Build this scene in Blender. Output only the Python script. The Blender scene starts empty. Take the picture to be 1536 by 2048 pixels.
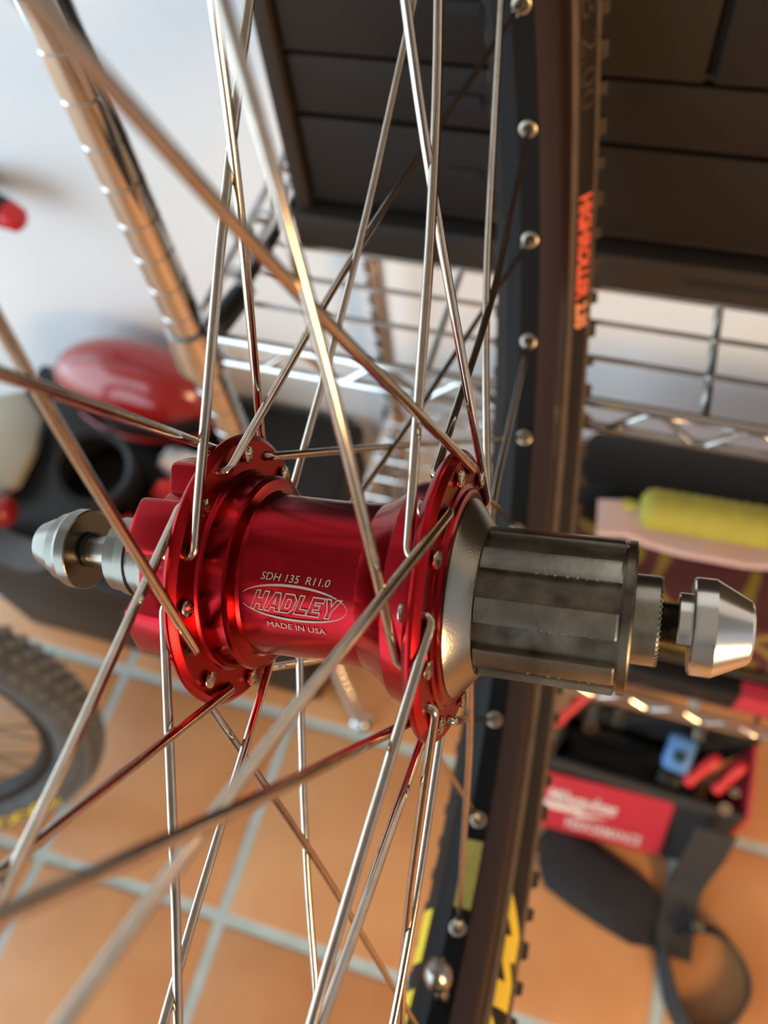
import bpy, bmesh, math, random
from mathutils import Vector, Matrix
random.seed(7)
SC = bpy.context.scene
COL = SC.collection
# ---------------------------------------------------------------- camera
f_px = 1636.35
cd = bpy.data.cameras.new('camera')
cd.sensor_fit = 'VERTICAL'; cd.sensor_height = 36.0; cd.sensor_width = 27.0
cd.lens = f_px / 2048 * 36.0
cd.clip_start = 0.01; cd.clip_end = 50
cd.dof.use_dof = True; cd.dof.focus_distance = 0.193; cd.dof.aperture_fstop = 10.5
cam = bpy.data.objects.new('camera', cd); COL.objects.link(cam); SC.camera = cam
r0 = Vector((0.952539, 0.287968, -0.098716)); r1 = Vector((0.203509, -0.843543, -0.497011)); r2 = Vector((-0.226394, 0.453333, -0.862111))
mc = Matrix((r0, -r1, -r2)).transposed().to_4x4(); mc.translation = Vector((0, 0, 1.38))
cam.matrix_world = mc
# ---------------------------------------------------------------- world and light
w = bpy.data.worlds.new('world'); SC.world = w; w.use_nodes = True
bg = w.node_tree.nodes['Background']; bg.inputs[0].default_value = (0.70, 0.87, 1.0, 1); bg.inputs[1].default_value = 3.3
def area(name, loc, target, size, power, color, size_y=None):
    l = bpy.data.lights.new(name, 'AREA'); l.shape = 'RECTANGLE'; l.size = size; l.size_y = size_y or size
    l.energy = power; l.color = color
    o = bpy.data.objects.new(name, l); COL.objects.link(o); o.location = loc
    o.rotation_euler = (Vector(target) - Vector(loc)).to_track_quat('-Z', 'Y').to_euler()
    return o
area('low_warm_sun_stand_in', (1.30, -1.00, 1.15), (0.15, 0.0, 0.75), 0.5, 29, (1.0, 0.60, 0.27))  # added warm lamp standing in for low sun; no window is there
SC.view_settings.view_transform = 'Standard'; SC.view_settings.look = 'None'; SC.view_settings.gamma = 1
SC.view_settings.use_curve_mapping = False; SC.view_settings.exposure = 0.28

# ---------------------------------------------------------------- helpers
def mat(name, col, rough=0.5, metal=0.0, noise=0.0, nscale=40.0, bump=0.0, bscale=200.0, col2=None, coat=0.0, spec=None, transmission=0.0, aniso=0.0):
    m = bpy.data.materials.new(name); m.use_nodes = True
    nt = m.node_tree; b = nt.nodes['Principled BSDF']
    b.inputs['Base Color'].default_value = (*col, 1); b.inputs['Roughness'].default_value = rough; b.inputs['Metallic'].default_value = metal
    b.inputs['Coat Weight'].default_value = coat; b.inputs['Transmission Weight'].default_value = transmission
    if spec is not None: b.inputs['Specular IOR Level'].default_value = spec
    tc = nt.nodes.new('ShaderNodeTexCoord')
    if noise or col2:
        n = nt.nodes.new('ShaderNodeTexNoise'); n.inputs['Scale'].default_value = nscale; n.inputs['Detail'].default_value = 5
        nt.links.new(tc.outputs['Object'], n.inputs['Vector'])
        r = nt.nodes.new('ShaderNodeMapRange'); r.inputs[1].default_value = 0.3; r.inputs[2].default_value = 0.7
        nt.links.new(n.outputs['Fac'], r.inputs[0])
        mx = nt.nodes.new('ShaderNodeMix'); mx.data_type = 'RGBA'
        c2 = col2 if col2 else tuple(c * (1 - noise) for c in col)
        mx.inputs['A'].default_value = (*col, 1); mx.inputs['B'].default_value = (*c2, 1)
        nt.links.new(r.outputs[0], mx.inputs['Factor']); nt.links.new(mx.outputs['Result'], b.inputs['Base Color'])
    if bump:
        n2 = nt.nodes.new('ShaderNodeTexNoise'); n2.inputs['Scale'].default_value = bscale; n2.inputs['Detail'].default_value = 4
        nt.links.new(tc.outputs['Object'], n2.inputs['Vector'])
        bp = nt.nodes.new('ShaderNodeBump'); bp.inputs['Strength'].default_value = bump; bp.inputs['Distance'].default_value = 0.001
        nt.links.new(n2.outputs['Fac'], bp.inputs['Height']); nt.links.new(bp.outputs['Normal'], b.inputs['Normal'])
    return m
def link(name, mesh, m=None, parent=None, smooth=None, label=None):
    o = bpy.data.objects.new(name, mesh); COL.objects.link(o)
    if m is not None and not mesh.materials: mesh.materials.append(m)
    if parent is not None: o.parent = parent
    if smooth is not None: shade(mesh, smooth)
    if label: o['label'] = label
    return o
def shade(me, angle=35):
    me.polygons.foreach_set('use_smooth', [True] * len(me.polygons))
    try: me.set_sharp_from_angle(angle=math.radians(angle))
    except Exception: pass
def mesh(verts, faces):
    me = bpy.data.meshes.new('mesh'); me.from_pydata([tuple(v) for v in verts], [], faces); me.update(); return me
def tag(o, label, cat, group=None, kind=None):
    o['label'] = label; o['category'] = cat
    if group: o['group'] = group
    if kind: o['kind'] = kind
    return o
def empty(name, loc=(0, 0, 0), rz=0.0):
    o = bpy.data.objects.new(name, None); COL.objects.link(o); o.location = loc; o.rotation_euler = (0, 0, rz); o.empty_display_size = 0.05
    return o
class MB:
    def __init__(s): s.v = []; s.f = []
    def add(s, v, f):
        n = len(s.v); s.v += [Vector(p) for p in v]; s.f += [[i + n for i in q] for q in f]; return s
    def box(s, a, b, bev=0.0, M=None):
        (x0, y0, z0), (x1, y1, z1) = a, b
        if bev <= 0:
            v = [(x0,y0,z0),(x1,y0,z0),(x1,y1,z0),(x0,y1,z0),(x0,y0,z1),(x1,y0,z1),(x1,y1,z1),(x0,y1,z1)]
            f = [(3,2,1,0),(4,5,6,7),(0,1,5,4),(1,2,6,5),(2,3,7,6),(3,0,4,7)]
        else:
            bm = bmesh.new(); bmesh.ops.create_cube(bm, size=1)
            for q in bm.verts: q.co = Vector(((x0+x1)/2 + q.co.x*(x1-x0), (y0+y1)/2 + q.co.y*(y1-y0), (z0+z1)/2 + q.co.z*(z1-z0)))
            bmesh.ops.bevel(bm, geom=list(bm.edges), offset=bev, segments=3, affect='EDGES', profile=0.5)
            v = [q.co.copy() for q in bm.verts]; f = [[q.index for q in p.verts] for p in bm.faces]; bm.free()
        if M is not None: v = [M @ Vector(p) for p in v]
        return s.add(v, f)
    def lathe(s, prof, n=64, M=None, axis='x', a0=0.0, a1=None, close=False):
        """prof: (axial, radius) points; rotates about the x (or z) axis"""
        full = a1 is None; A1 = a0 + 2*math.pi if full else a1
        k = n if full else n + 1; v = []; f = []
        for i in range(k):
            a = a0 + (A1 - a0) * i / n; c, sn = math.cos(a), math.sin(a)
            for (x, r) in prof: v.append((x, r*c, r*sn) if axis == 'x' else (r*c, r*sn, x))
        m = len(prof)
        for i in range(n):
            j = (i + 1) % k
            for q in range(m - 1 + (1 if close else 0)):
                q2 = (q + 1) % m
                f.append([i*m+q, i*m+q2, j*m+q2, j*m+q])
        if M is not None: v = [M @ Vector(p) for p in v]
        return s.add(v, f)
    def tube(s, pts, r, n=10, caps=True):
        pts = [Vector(p) for p in pts]; R = r if isinstance(r, (list, tuple)) else [r]*len(pts)
        t = (pts[1]-pts[0]).normalized(); u = t.orthogonal().normalized(); v = []; f = []
        for i, p in enumerate(pts):
            t2 = (pts[min(i+1, len(pts)-1)] - pts[max(i-1, 0)]).normalized()
            u = (u - t2*u.dot(t2)).normalized(); w_ = t2.cross(u)
            for k in range(n):
                a = 2*math.pi*k/n; v.append(p + (u*math.cos(a) + w_*math.sin(a))*R[i])
        for i in range(len(pts)-1):
            for k in range(n): f.append([i*n+k, i*n+(k+1)%n, (i+1)*n+(k+1)%n, (i+1)*n+k])
        if caps: f.append(list(range(n))[::-1]); f.append([(len(pts)-1)*n+k for k in range(n)])
        return s.add(v, f)
    def ribbon(s, pts, half, thick, up=(0, 0, 1)):
        pts = [Vector(p) for p in pts]; v = []; f = []
        for i, p in enumerate(pts):
            t = (pts[min(i+1, len(pts)-1)] - pts[max(i-1, 0)]).normalized()
            U = Vector(up[i]) if isinstance(up[0], (tuple, list, Vector)) else Vector(up)
            side = (U - t*U.dot(t)).normalized(); nn = t.cross(side)
            for a, b in ((-1,-1),(1,-1),(1,1),(-1,1)): v.append(p + side*half*a + nn*thick/2*b)
        for i in range(len(pts)-1):
            for k in range(4): f.append([i*4+k, i*4+(k+1)%4, (i+1)*4+(k+1)%4, (i+1)*4+k])
        f.append([3,2,1,0]); f.append([(len(pts)-1)*4+k for k in range(4)])
        return s.add(v, f)
    def build(s, name, m=None, parent=None, smooth=35, label=None, recalc=True):
        me = mesh(s.v, s.f)
        if recalc:
            bm = bmesh.new(); bm.from_mesh(me); bmesh.ops.recalc_face_normals(bm, faces=bm.faces); bm.to_mesh(me); bm.free()
        return link(name, me, m, parent, smooth, label)
def bez(pts, n=8):
    """Catmull-Rom through points"""
    P = [Vector(p) for p in pts]; out = []
    for i in range(len(P)-1):
        a = P[max(i-1, 0)]; b = P[i]; c = P[i+1]; d = P[min(i+2, len(P)-1)]
        for k in range(n):
            t = k/n; out.append(0.5*((2*b) + (c-a)*t + (2*a-5*b+4*c-d)*t*t + (3*b-a-3*c+d)*t**3))
    out.append(P[-1]); return out
def text_mesh(body, size, shear=0.0, offset=0.0, extrude=0.0, spacing=1.0):
    cu = bpy.data.curves.new('lettering', 'FONT'); cu.body = body; cu.size = size; cu.shear = shear; cu.offset = offset; cu.extrude = extrude; cu.space_character = spacing
    cu.resolution_u = 3
    o = bpy.data.objects.new('tmp', cu); COL.objects.link(o)
    dg = bpy.context.evaluated_depsgraph_get(); me = bpy.data.meshes.new_from_object(o.evaluated_get(dg))
    bpy.data.objects.remove(o); bpy.data.curves.remove(cu); me.materials.clear()
    return me
def fit_text(body, x0, x1, h, fn, shear=0.0, extrude=0.0, offset=0.0):
    """text scaled to run x0..x1 with cap height h, every vertex mapped by fn(u, v, w)"""
    me = text_mesh(body, 1.0, shear, offset, extrude)
    xs = [v.co.x for v in me.vertices]; ys = [v.co.y for v in me.vertices]
    a, b = min(xs), max(xs); lo, hi = min(ys), max(ys)
    for v in me.vertices:
        v.co = Vector(fn(x0 + (v.co.x-a)/(b-a)*(x1-x0), (v.co.y-lo)/(hi-lo)*h, v.co.z))
    return me

# ---------------------------------------------------------------- materials
M_ = {}
M_['wall'] = mat('painted_wall', (0.74, 0.77, 0.79), 0.75, noise=0.05, nscale=3, bump=0.2, bscale=60)
M_['grout'] = mat('grout', (0.46, 0.56, 0.56), 0.9, noise=0.15, nscale=30, bump=0.4)
def tile_mat():
    m = mat('terracotta', (0.60, 0.235, 0.065), 0.42, bump=0.15, bscale=30)
    nt = m.node_tree; b = nt.nodes['Principled BSDF']
    tc = nt.nodes.new('ShaderNodeTexCoord'); g = nt.nodes.new('ShaderNodeNewGeometry')
    n = nt.nodes.new('ShaderNodeTexNoise'); n.inputs['Scale'].default_value = 6; n.inputs['Detail'].default_value = 6
    nt.links.new(g.outputs['Position'], n.inputs['Vector'])
    oi = nt.nodes.new('ShaderNodeObjectInfo')
    ad = nt.nodes.new('ShaderNodeMath'); ad.operation = 'MULTIPLY_ADD'; ad.inputs[1].default_value = 0.25
    nt.links.new(oi.outputs['Random'], ad.inputs[0]); nt.links.new(n.outputs['Fac'], ad.inputs[2])
    cr = nt.nodes.new('ShaderNodeValToRGB'); nt.links.new(ad.outputs[0], cr.inputs[0])
    e = cr.color_ramp.elements; e[0].position = 0.35; e[0].color = (0.46, 0.19, 0.065, 1); e[1].position = 0.8; e[1].color = (0.60, 0.30, 0.125, 1)
    nt.links.new(cr.outputs[0], b.inputs['Base Color']); return m
M_['tile'] = tile_mat()
M_['red_anod'] = mat('red_anodised', (0.30, 0.009, 0.014), 0.21, 1.0)
M_['red_satin'] = mat('red_anodised_satin', (0.37, 0.011, 0.015), 0.32, 1.0)
M_['steel'] = mat('spoke_steel', (0.56, 0.48, 0.40), 0.13, 1.0, noise=0.2, nscale=300)
M_['bsteel'] = mat('brushed_steel', (0.30, 0.285, 0.25), 0.22, 1.0, bump=0.08, bscale=2500)
M_['dull'] = mat('dull_turned_steel', (0.19, 0.18, 0.155), 0.24, 1.0, bump=0.05, bscale=2500)
M_['alu'] = mat('machined_aluminium', (0.74, 0.74, 0.72), 0.2, 1.0)
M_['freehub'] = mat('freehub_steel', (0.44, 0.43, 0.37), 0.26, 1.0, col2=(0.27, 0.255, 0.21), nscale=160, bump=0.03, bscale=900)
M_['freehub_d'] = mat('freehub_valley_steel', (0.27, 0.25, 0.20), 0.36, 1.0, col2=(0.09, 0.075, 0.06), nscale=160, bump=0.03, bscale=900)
M_['etch'] = mat('laser_engraving', (0.52, 0.43, 0.37), 0.6, 0.2)
M_['rubber'] = mat('tyre_rubber', (0.022, 0.017, 0.014), 0.62, spec=0.15, bump=0.3, bscale=400, noise=0.3)
M_['tan'] = mat('sunlit_dusty_brown_rubber', (0.115, 0.078, 0.052), 0.7, noise=0.35, nscale=90, bump=0.3, bscale=500)  # dusty brown, lightened: sunlit and reflecting tone put into the colour
M_['knob'] = mat('tread_rubber', (0.060, 0.043, 0.032), 0.8, spec=0.2, bump=0.3, bscale=400, noise=0.3, nscale=80)
M_['rim'] = mat('black_rim', (0.005, 0.005, 0.005), 0.5, spec=0.12)
M_['rimwall'] = mat('black_rim_wall_warm_reflection', (0.018, 0.007, 0.005), 0.4, spec=0.3)  # black rim; the warm reflection is put into the base colour as brown
M_['brass'] = mat('nipple_metal', (0.40, 0.35, 0.28), 0.38, 1.0)
M_['yellow'] = mat('yellow_print', (0.78, 0.55, 0.03), 0.5)
M_['yellow_d'] = mat('yellow_decal', (0.42, 0.33, 0.06), 0.5, noise=0.25, nscale=300)
M_['orange'] = mat('orange_red_print', (0.80, 0.13, 0.06), 0.55)
M_['salmon'] = mat('salmon_print', (0.85, 0.33, 0.16), 0.55)
M_['chrome'] = mat('chrome_wire', (0.66, 0.66, 0.65), 0.10, 1.0)
M_['dark'] = mat('dark_brown_board', (0.017, 0.011, 0.007), 0.6, noise=0.3, nscale=8, spec=0.25)
M_['dark2'] = mat('dark_brown_frame', (0.034, 0.026, 0.020), 0.6, noise=0.2, nscale=8, spec=0.25)
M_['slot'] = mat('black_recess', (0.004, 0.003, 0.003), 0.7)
M_['black'] = mat('black_plastic', (0.010, 0.010, 0.010), 0.45, spec=0.3, noise=0.2)
M_['blackcloth'] = mat('black_cloth', (0.014, 0.015, 0.017), 0.85, noise=0.4, nscale=40, bump=0.6, bscale=900)
M_['strap'] = mat('grey_black_webbing', (0.028, 0.027, 0.026), 0.8, bump=0.5, bscale=1500)
M_['greycloth'] = mat('grey_cloth', (0.13, 0.14, 0.15), 0.9, bump=0.5, bscale=900, noise=0.2)
M_['redgloss'] = mat('glossy_red_shell', (0.30, 0.012, 0.010), 0.22, coat=0.6)
M_['redlabel'] = mat('red_label', (0.46, 0.025, 0.045), 0.55)
M_['redplast'] = mat('red_plastic', (0.62, 0.02, 0.025), 0.35)
M_['white'] = mat('white_print', (0.75, 0.70, 0.68), 0.5)
M_['whitefoil'] = mat('white_foil', (0.75, 0.76, 0.76), 0.3, coat=0.5)
M_['redfoil'] = mat('red_foil', (0.55, 0.02, 0.015), 0.3, coat=0.5)
M_['beige'] = mat('beige_plastic', (0.36, 0.31, 0.23), 0.5)
M_['yg'] = mat('yellow_green_fabric', (0.38, 0.34, 0.045), 0.75, bump=0.6, bscale=300, noise=0.15, nscale=60)
M_['pinkwhite'] = mat('pale_pink_fabric', (0.62, 0.42, 0.40), 0.8)
M_['blue'] = mat('blue_plastic', (0.10, 0.26, 0.60), 0.4, noise=0.3, nscale=60)
M_['teal'] = mat('dark_teal_rubber', (0.005, 0.03, 0.035), 0.4)
def pattern_mat():
    m = mat('maroon_yellow_fabric', (0.07, 0.012, 0.014), 0.85)
    nt = m.node_tree; b = nt.nodes['Principled BSDF']; tc = nt.nodes.new('ShaderNodeTexCoord')
    wv = nt.nodes.new('ShaderNodeTexWave'); wv.inputs['Scale'].default_value = 7; wv.inputs['Distortion'].default_value = 11; wv.inputs['Detail'].default_value = 1; wv.inputs['Detail Scale'].default_value = 2.2
    nt.links.new(tc.outputs['Object'], wv.inputs['Vector'])
    cr = nt.nodes.new('ShaderNodeValToRGB'); nt.links.new(wv.outputs['Fac'], cr.inputs[0])
    e = cr.color_ramp.elements; e[0].position = 0.62; e[0].color = (0.075, 0.012, 0.012, 1); e[1].position = 0.80; e[1].color = (0.20, 0.13, 0.015, 1)
    nt.links.new(cr.outputs[0], b.inputs['Base Color']); return m
M_['pattern'] = pattern_mat()

# ================================================================ SETTING
fl = MB().box((-2.9, -2.6, -0.05), (2.2, 0.72, -0.004)).build('floor', M_['grout'], smooth=None)
fl['kind'] = 'structure'; fl['label'] = 'floor of square terracotta tiles with wide pale grout'
P = 0.3245; GX, GY = -0.726, -0.028; J = 0.009
tb = MB().box((-P/2+J, -P/2+J, -0.02), (P/2-J, P/2-J, 0.0), bev=0.003); tile_me = mesh(tb.v, tb.f); tile_me.materials.append(M_['tile']); shade(tile_me, 50)
for i in range(-6, 9):
    for j in range(-8, 3):
        cx, cy = GX + (i+0.5)*P, GY + (j+0.5)*P
        if cy - P/2 > 0.70: continue
        if cy + P/2 > 0.72:
            q = MB().box((-P/2+J, -P/2+J, -0.02), (P/2-J, 0.715-cy, 0.0), bev=0.003).build('tile', M_['tile'], fl, 50)
            q.location = (cx, cy, random.uniform(-0.0008, 0.0004))
        else:
            q = link('tile', tile_me, None, fl); q.location = (cx, cy, random.uniform(-0.0008, 0.0004)); q.rotation_euler = (0, 0, 0)
def struct(name, a, b, m):
    o = MB().box(a, b).build(name, m, smooth=None); o['kind'] = 'structure'; return o
struct('wall_back', (-2.9, 0.72, -0.05), (2.2, 0.82, 2.6), M_['wall'])
struct('unseen_dim_wall', (-0.9, -2.6, -0.05), (2.3, -2.5, 2.6), mat('unseen_dim_wall_paint', (0.30, 0.26, 0.22), 0.8))  # unseen wall, added and kept dim to darken the metal reflections
struct('wall_right', (2.2, -2.6, -0.05), (2.3, 0.82, 2.6), M_['wall'])
struct('ceiling', (-2.9, -2.6, 2.6), (2.3, 0.82, 2.7), mat('plain_ceiling', (0.33, 0.31, 0.28), 0.7))

# ================================================================ THE WHEEL (hub frame: x axis, mm -> m)
mm = 0.001
wheel = bpy.data.objects.new('bicycle_wheel', None); COL.objects.link(wheel)
HM = Matrix(((0.990951, 0.049167, -0.124893), (0.057826, 0.683327, 0.727819), (0.121127, -0.728455, 0.674301)))
m4 = HM.to_4x4(); m4.translation = Vector((-0.022807, 0.075007, 1.203862)); wheel.matrix_world = m4
tag(wheel, 'large spoked bicycle wheel in the foreground with a red metal hub and black knobbly tyre', 'wheel')
W_L = -54.86; RH = 29.53; RX = -25.4; RN = 260.4
PHL = math.radians(46.06); PHR = math.radians(57.73); PHN = math.radians(45.955)
SM = Matrix.Scale(mm, 4)
# hub shell (barrel with flared shoulders)
prof = [(-56.5, 24.0), (-55.0, 25.6), (-54.75, 25.4), (-54.3, 24.8), (-53.8, 24.5), (-53.2, 24.4), (-48.6, 24.3), (-47.9, 24.0), (-47.6, 23.4), (-47.4, 22.0), (-47.1, 20.8), (-46.4, 20.2), (-45, 19.95), (-40, 19.8), (-30, 19.7), (-22, 19.85), (-18.6, 20.1), (-18.2, 20.3), (-14, 22.7), (-11.3, 25.2), (-10.9, 25.5), (-10.6, 25.9), (-8, 26.6), (-4.5, 27.4)]
shell = MB().lathe(prof, 160, SM).build('hub_shell', M_['red_anod'], wheel, 16, 'red anodised barrel of the hub')
def flange(x0, x1, R=34.2, inner=20.0):
    pr_ = [(x0, inner), (x0, R-1.7), (x0, R-1.6), (x0+0.5, R-0.9), (x0+1.3, R-0.15), (x0+1.7, R), (x1-1.7, R), (x1-1.3, R-0.15), (x1-0.5, R-0.9), (x1, R-1.6), (x1, R-1.7), (x1, inner)]
    return MB().lathe(pr_, 160, SM).build('flange', M_['red_satin'], wheel, 20)
flange(W_L-3.6, W_L).__setitem__('label', 'red spoke flange on the disc side')
flange(-3.8, 0.0).__setitem__('label', 'red spoke flange on the freehub side')
# right side: stepped red boss, silver ring
MB().lathe([(-0.2, 20), (-0.2, 26.6), (0.5, 26.4), (0.9, 25.4), (1.6, 25.1), (1.9, 24.3), (1.9, 20)], 128, SM).build('hub_boss', M_['red_anod'], wheel, 25, 'stepped red collar outside the flange')
MB().lathe([(1.7, 20), (1.7, 23.0), (2.2, 23.2), (3.0, 22.6), (6.6, 18.0), (6.9, 17.6), (6.9, 12)], 128, SM).build('seal_ring', M_['bsteel'], wheel, 25, 'silver conical seal ring')
# disc rotor mount: six lobes
def star():
    n = 180; pts = []
    for i in range(n):
        a = 2*math.pi*i/n; d = (math.degrees(a) - 85) % 60; d = d if d <= 30 else 60 - d
        t = min(max((d - 13.5) / 9.0, 0), 1); t = t*t*(3-2*t); R = 27.2*(1-t) + 20.5*t
        pts.append((R*math.cos(a), R*math.sin(a)))
    v = []; f = []; rings = [(-58.3, 1.0, 0), (-71.8, 1.0, 0), (-72.8, 1.0, 0.35), (-73.1, 1.0, 1.1)]
    for x, s_, ins in rings:
        for y, z in pts:
            r = math.hypot(y, z); v.append(Vector((x, y*(r-ins)/r, z*(r-ins)/r))*mm)
    for k in range(len(rings)-1):
        for i in range(n): f.append([k*n+i, k*n+(i+1)%n, (k+1)*n+(i+1)%n, (k+1)*n+i])
    f.append([(len(rings)-1)*n+i for i in range(n)])
    return MB().add(v, f)
dm = star().build('disc_mount', M_['red_anod'], wheel, 30, 'red six-lobed brake disc mount')
for k in range(6):
    a = math.radians(85 + 60*k); c = Matrix.Translation(Vector((-73.12, 22*math.cos(a), 22*math.sin(a)))*mm)
    MB().lathe([(0.01, 0.0), (0.01, 2.4), (0.0, 2.5)], 20, c @ SM).build('bolt_hole', M_['slot'], dm)
# left locknut stack
MB().lathe([(-72, 0), (-72, 14.0), (-79, 13.0), (-79.5, 12.2), (-80.2, 11.2), (-83, 11.0), (-83.2, 10.3), (-84.4, 10.3), (-84.6, 10.9), (-87.4, 10.6), (-87.6, 10.0), (-91.2, 9.8), (-91.6, 9.3), (-91.6, 3)], 96, SM).build('locknut', M_['dull'], wheel, 25, 'stepped silver locknut on the disc side')
# axle and end caps
MB().lathe([(-104, 0), (-104, 4.35), (-91, 4.35), (45, 4.35)], 48, SM).build('axle', M_['bsteel'], wheel, 30)
MB().lathe([(-101.9, 4.3), (-101.9, 4.75), (-100.9, 4.75), (-100.9, 4.3)], 48, SM).build('o_ring', M_['teal'], wheel, 30, 'dark teal rubber ring on the axle')
capL = MB().lathe([(-102.3, 0), (-102.3, 10.5), (-102.6, 10.8), (-105.4, 10.8), (-106.6, 10.3), (-107.0, 9.6), (-109.6, 9.2), (-110.6, 8.2), (-113.0, 7.4), (-116.4, 5.9), (-116.9, 5.4), (-116.9, 0)], 96, SM).build('end_cap', M_['dull'], wheel, 20, 'stepped conical silver end cap')
# right: freehub body with splines
def spline_prof():
    n = 9; pts = []
    for k in range(n):
        c = math.radians(k*40 + FHP)
        for d, R in ((-9.2, 16.0), (-8.9, 17.2), (-4.5, 17.25), (0, 17.3), (4.5, 17.25), (8.9, 17.2), (9.2, 16.0), (15, 15.9), (20, 15.85), (25, 15.9)):
            pts.append((c + math.radians(d), R))
    return pts
FHP = 9.0
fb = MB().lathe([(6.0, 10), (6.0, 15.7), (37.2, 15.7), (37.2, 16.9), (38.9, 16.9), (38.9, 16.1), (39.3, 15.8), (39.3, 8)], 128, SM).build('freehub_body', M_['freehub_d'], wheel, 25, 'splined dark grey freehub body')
for k in range(9):
    c = math.radians(k*40 + FHP); v = []; f = []; ds = [-9.4, -9.2, -8.9, -6, -3, 0, 3, 6, 8.9, 9.2, 9.4]; rs = [15.5, 16.9, 17.2] + [17.25]*5 + [17.2, 16.9, 15.5]
    for x, ins in ((7.2, 0), (36.2, 0), (36.6, 0.3)):
        for d, R in zip(ds, rs):
            a = c + math.radians(d); R2 = R - ins if R > 16 else R
            v.append(Vector((x, R2*math.cos(a), R2*math.sin(a)))*mm)
    n = len(ds)
    for q in range(2):
        for i in range(n-1): f.append([q*n+i, q*n+i+1, (q+1)*n+i+1, (q+1)*n+i])
    f.append(list(range(n))[::-1]); f.append([2*n+i for i in range(n)])
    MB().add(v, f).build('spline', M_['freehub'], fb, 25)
    if k in (3, 4, 5, 6):   # burrs where the sprocket teeth bit into the ridge edge
        b = MB(); a = c + math.radians(9.1)
        for i in range(8):
            x = 19 + i*2.1 + random.uniform(-0.3, 0.3); s_ = random.uniform(0.25, 0.5)
            T_ = Matrix.Translation(Vector((x, 17.1*math.cos(a), 17.1*math.sin(a)))*mm)
            b.add([T_ @ (Vector(p)*s_*mm) for p in ((1,0,0),(-1,0,0),(0,1,0),(0,-1,0),(0,0,1),(0,0,-1))], [(0,2,4),(2,1,4),(1,3,4),(3,0,4),(2,0,5),(1,2,5),(3,1,5),(0,3,5)])
        b.build('burr', M_['freehub'], fb, 60)
nut = MB().lathe([(39.0, 0), (39.0, 9.6), (39.4, 9.9), (44.3, 9.9), (44.7, 9.6), (44.7, 4)], 96, SM).build('locknut', M_['freehub'], wheel, 25, 'knurled grey locknut on the freehub side')
b = MB()
for k in range(48):
    a = 2*math.pi*k/48; c = Vector((44.6, 9.55*math.cos(a), 9.55*math.sin(a)))*mm; t = Vector((0, -math.sin(a), math.cos(a)))*0.35*mm; o_ = Vector((0, math.cos(a), math.sin(a)))*0.4*mm
    b.add([c-t-o_, c+t-o_, c+t+o_, c-t+o_, c+Vector((0.45*mm, 0, 0))], [(0,1,2,3),(1,0,4),(2,1,4),(3,2,4),(0,3,4)])
b.build('knurl', M_['freehub'], nut, 60)
pr2 = []
for i in range(13):
    x = 44.6 + i*0.6; pr2 += [(x, 4.2), (x+0.3, 4.9)]
MB().lathe(pr2, 40, SM).build('threaded_rod', M_['bsteel'], wheel, 60, 'threaded end of the axle')
# end cap right: neck with lower flat + flared cone
capR = MB().lathe([(51.0, 0), (51.0, 9.9), (51.4, 10.5), (52.2, 10.6), (55.6, 10.6), (56.0, 10.4), (62.6, 6.9), (63.2, 6.2), (63.5, 4.5), (63.4, 0)], 96, SM).build('end_cap', M_['alu'], wheel, 20, 'polished silver conical end cap')
# neck: cylinder with the underside milled away
v = []; f = []; n = 48
dn = Vector((0, -0.20, -0.98)).normalized(); sd = Vector((1, 0, 0)).cross(dn).normalized()
for x in (48.3, 48.6, 51.3):
    for i in range(n):
        a = 2*math.pi*i/n; R = 6.9 if x > 48.4 else 6.6
        c, s_ = R*math.cos(a), R*math.sin(a); c = min(c, 3.4)
        v.append((Vector((x, 0, 0)) + dn*c + sd*s_)*mm)
for q in range(2):
    for i in range(n): f.append([q*n+i, q*n+(i+1)%n, (q+1)*n+(i+1)%n, (q+1)*n+i])
f.append(list(range(n))[::-1]); f.append([2*n+i for i in range(n)])
MB().add(v, f).build('cap_neck', M_['alu'], capR, 30)

# ---- engraving on the barrel
RB = 19.95
def wrap(u, vdeg, lift=0.05):
    a = math.radians(vdeg); R = RB + lift; return Vector((u, R*math.cos(a), R*math.sin(a)))*mm
def arc(v): return math.degrees(v/RB)
link('lettering', fit_text('SDH 135  R11.0', -41.2, -24.4, 1.0, lambda u, v, w_: wrap(u, 166.0 - v*5.0), shear=0.25), M_['etch'], shell)
link('lettering', fit_text('MADE IN USA', -39.7, -25.4, 1.0, lambda u, v, w_: wrap(u, 198.7 - v*4.1)), M_['etch'], shell)
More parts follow.
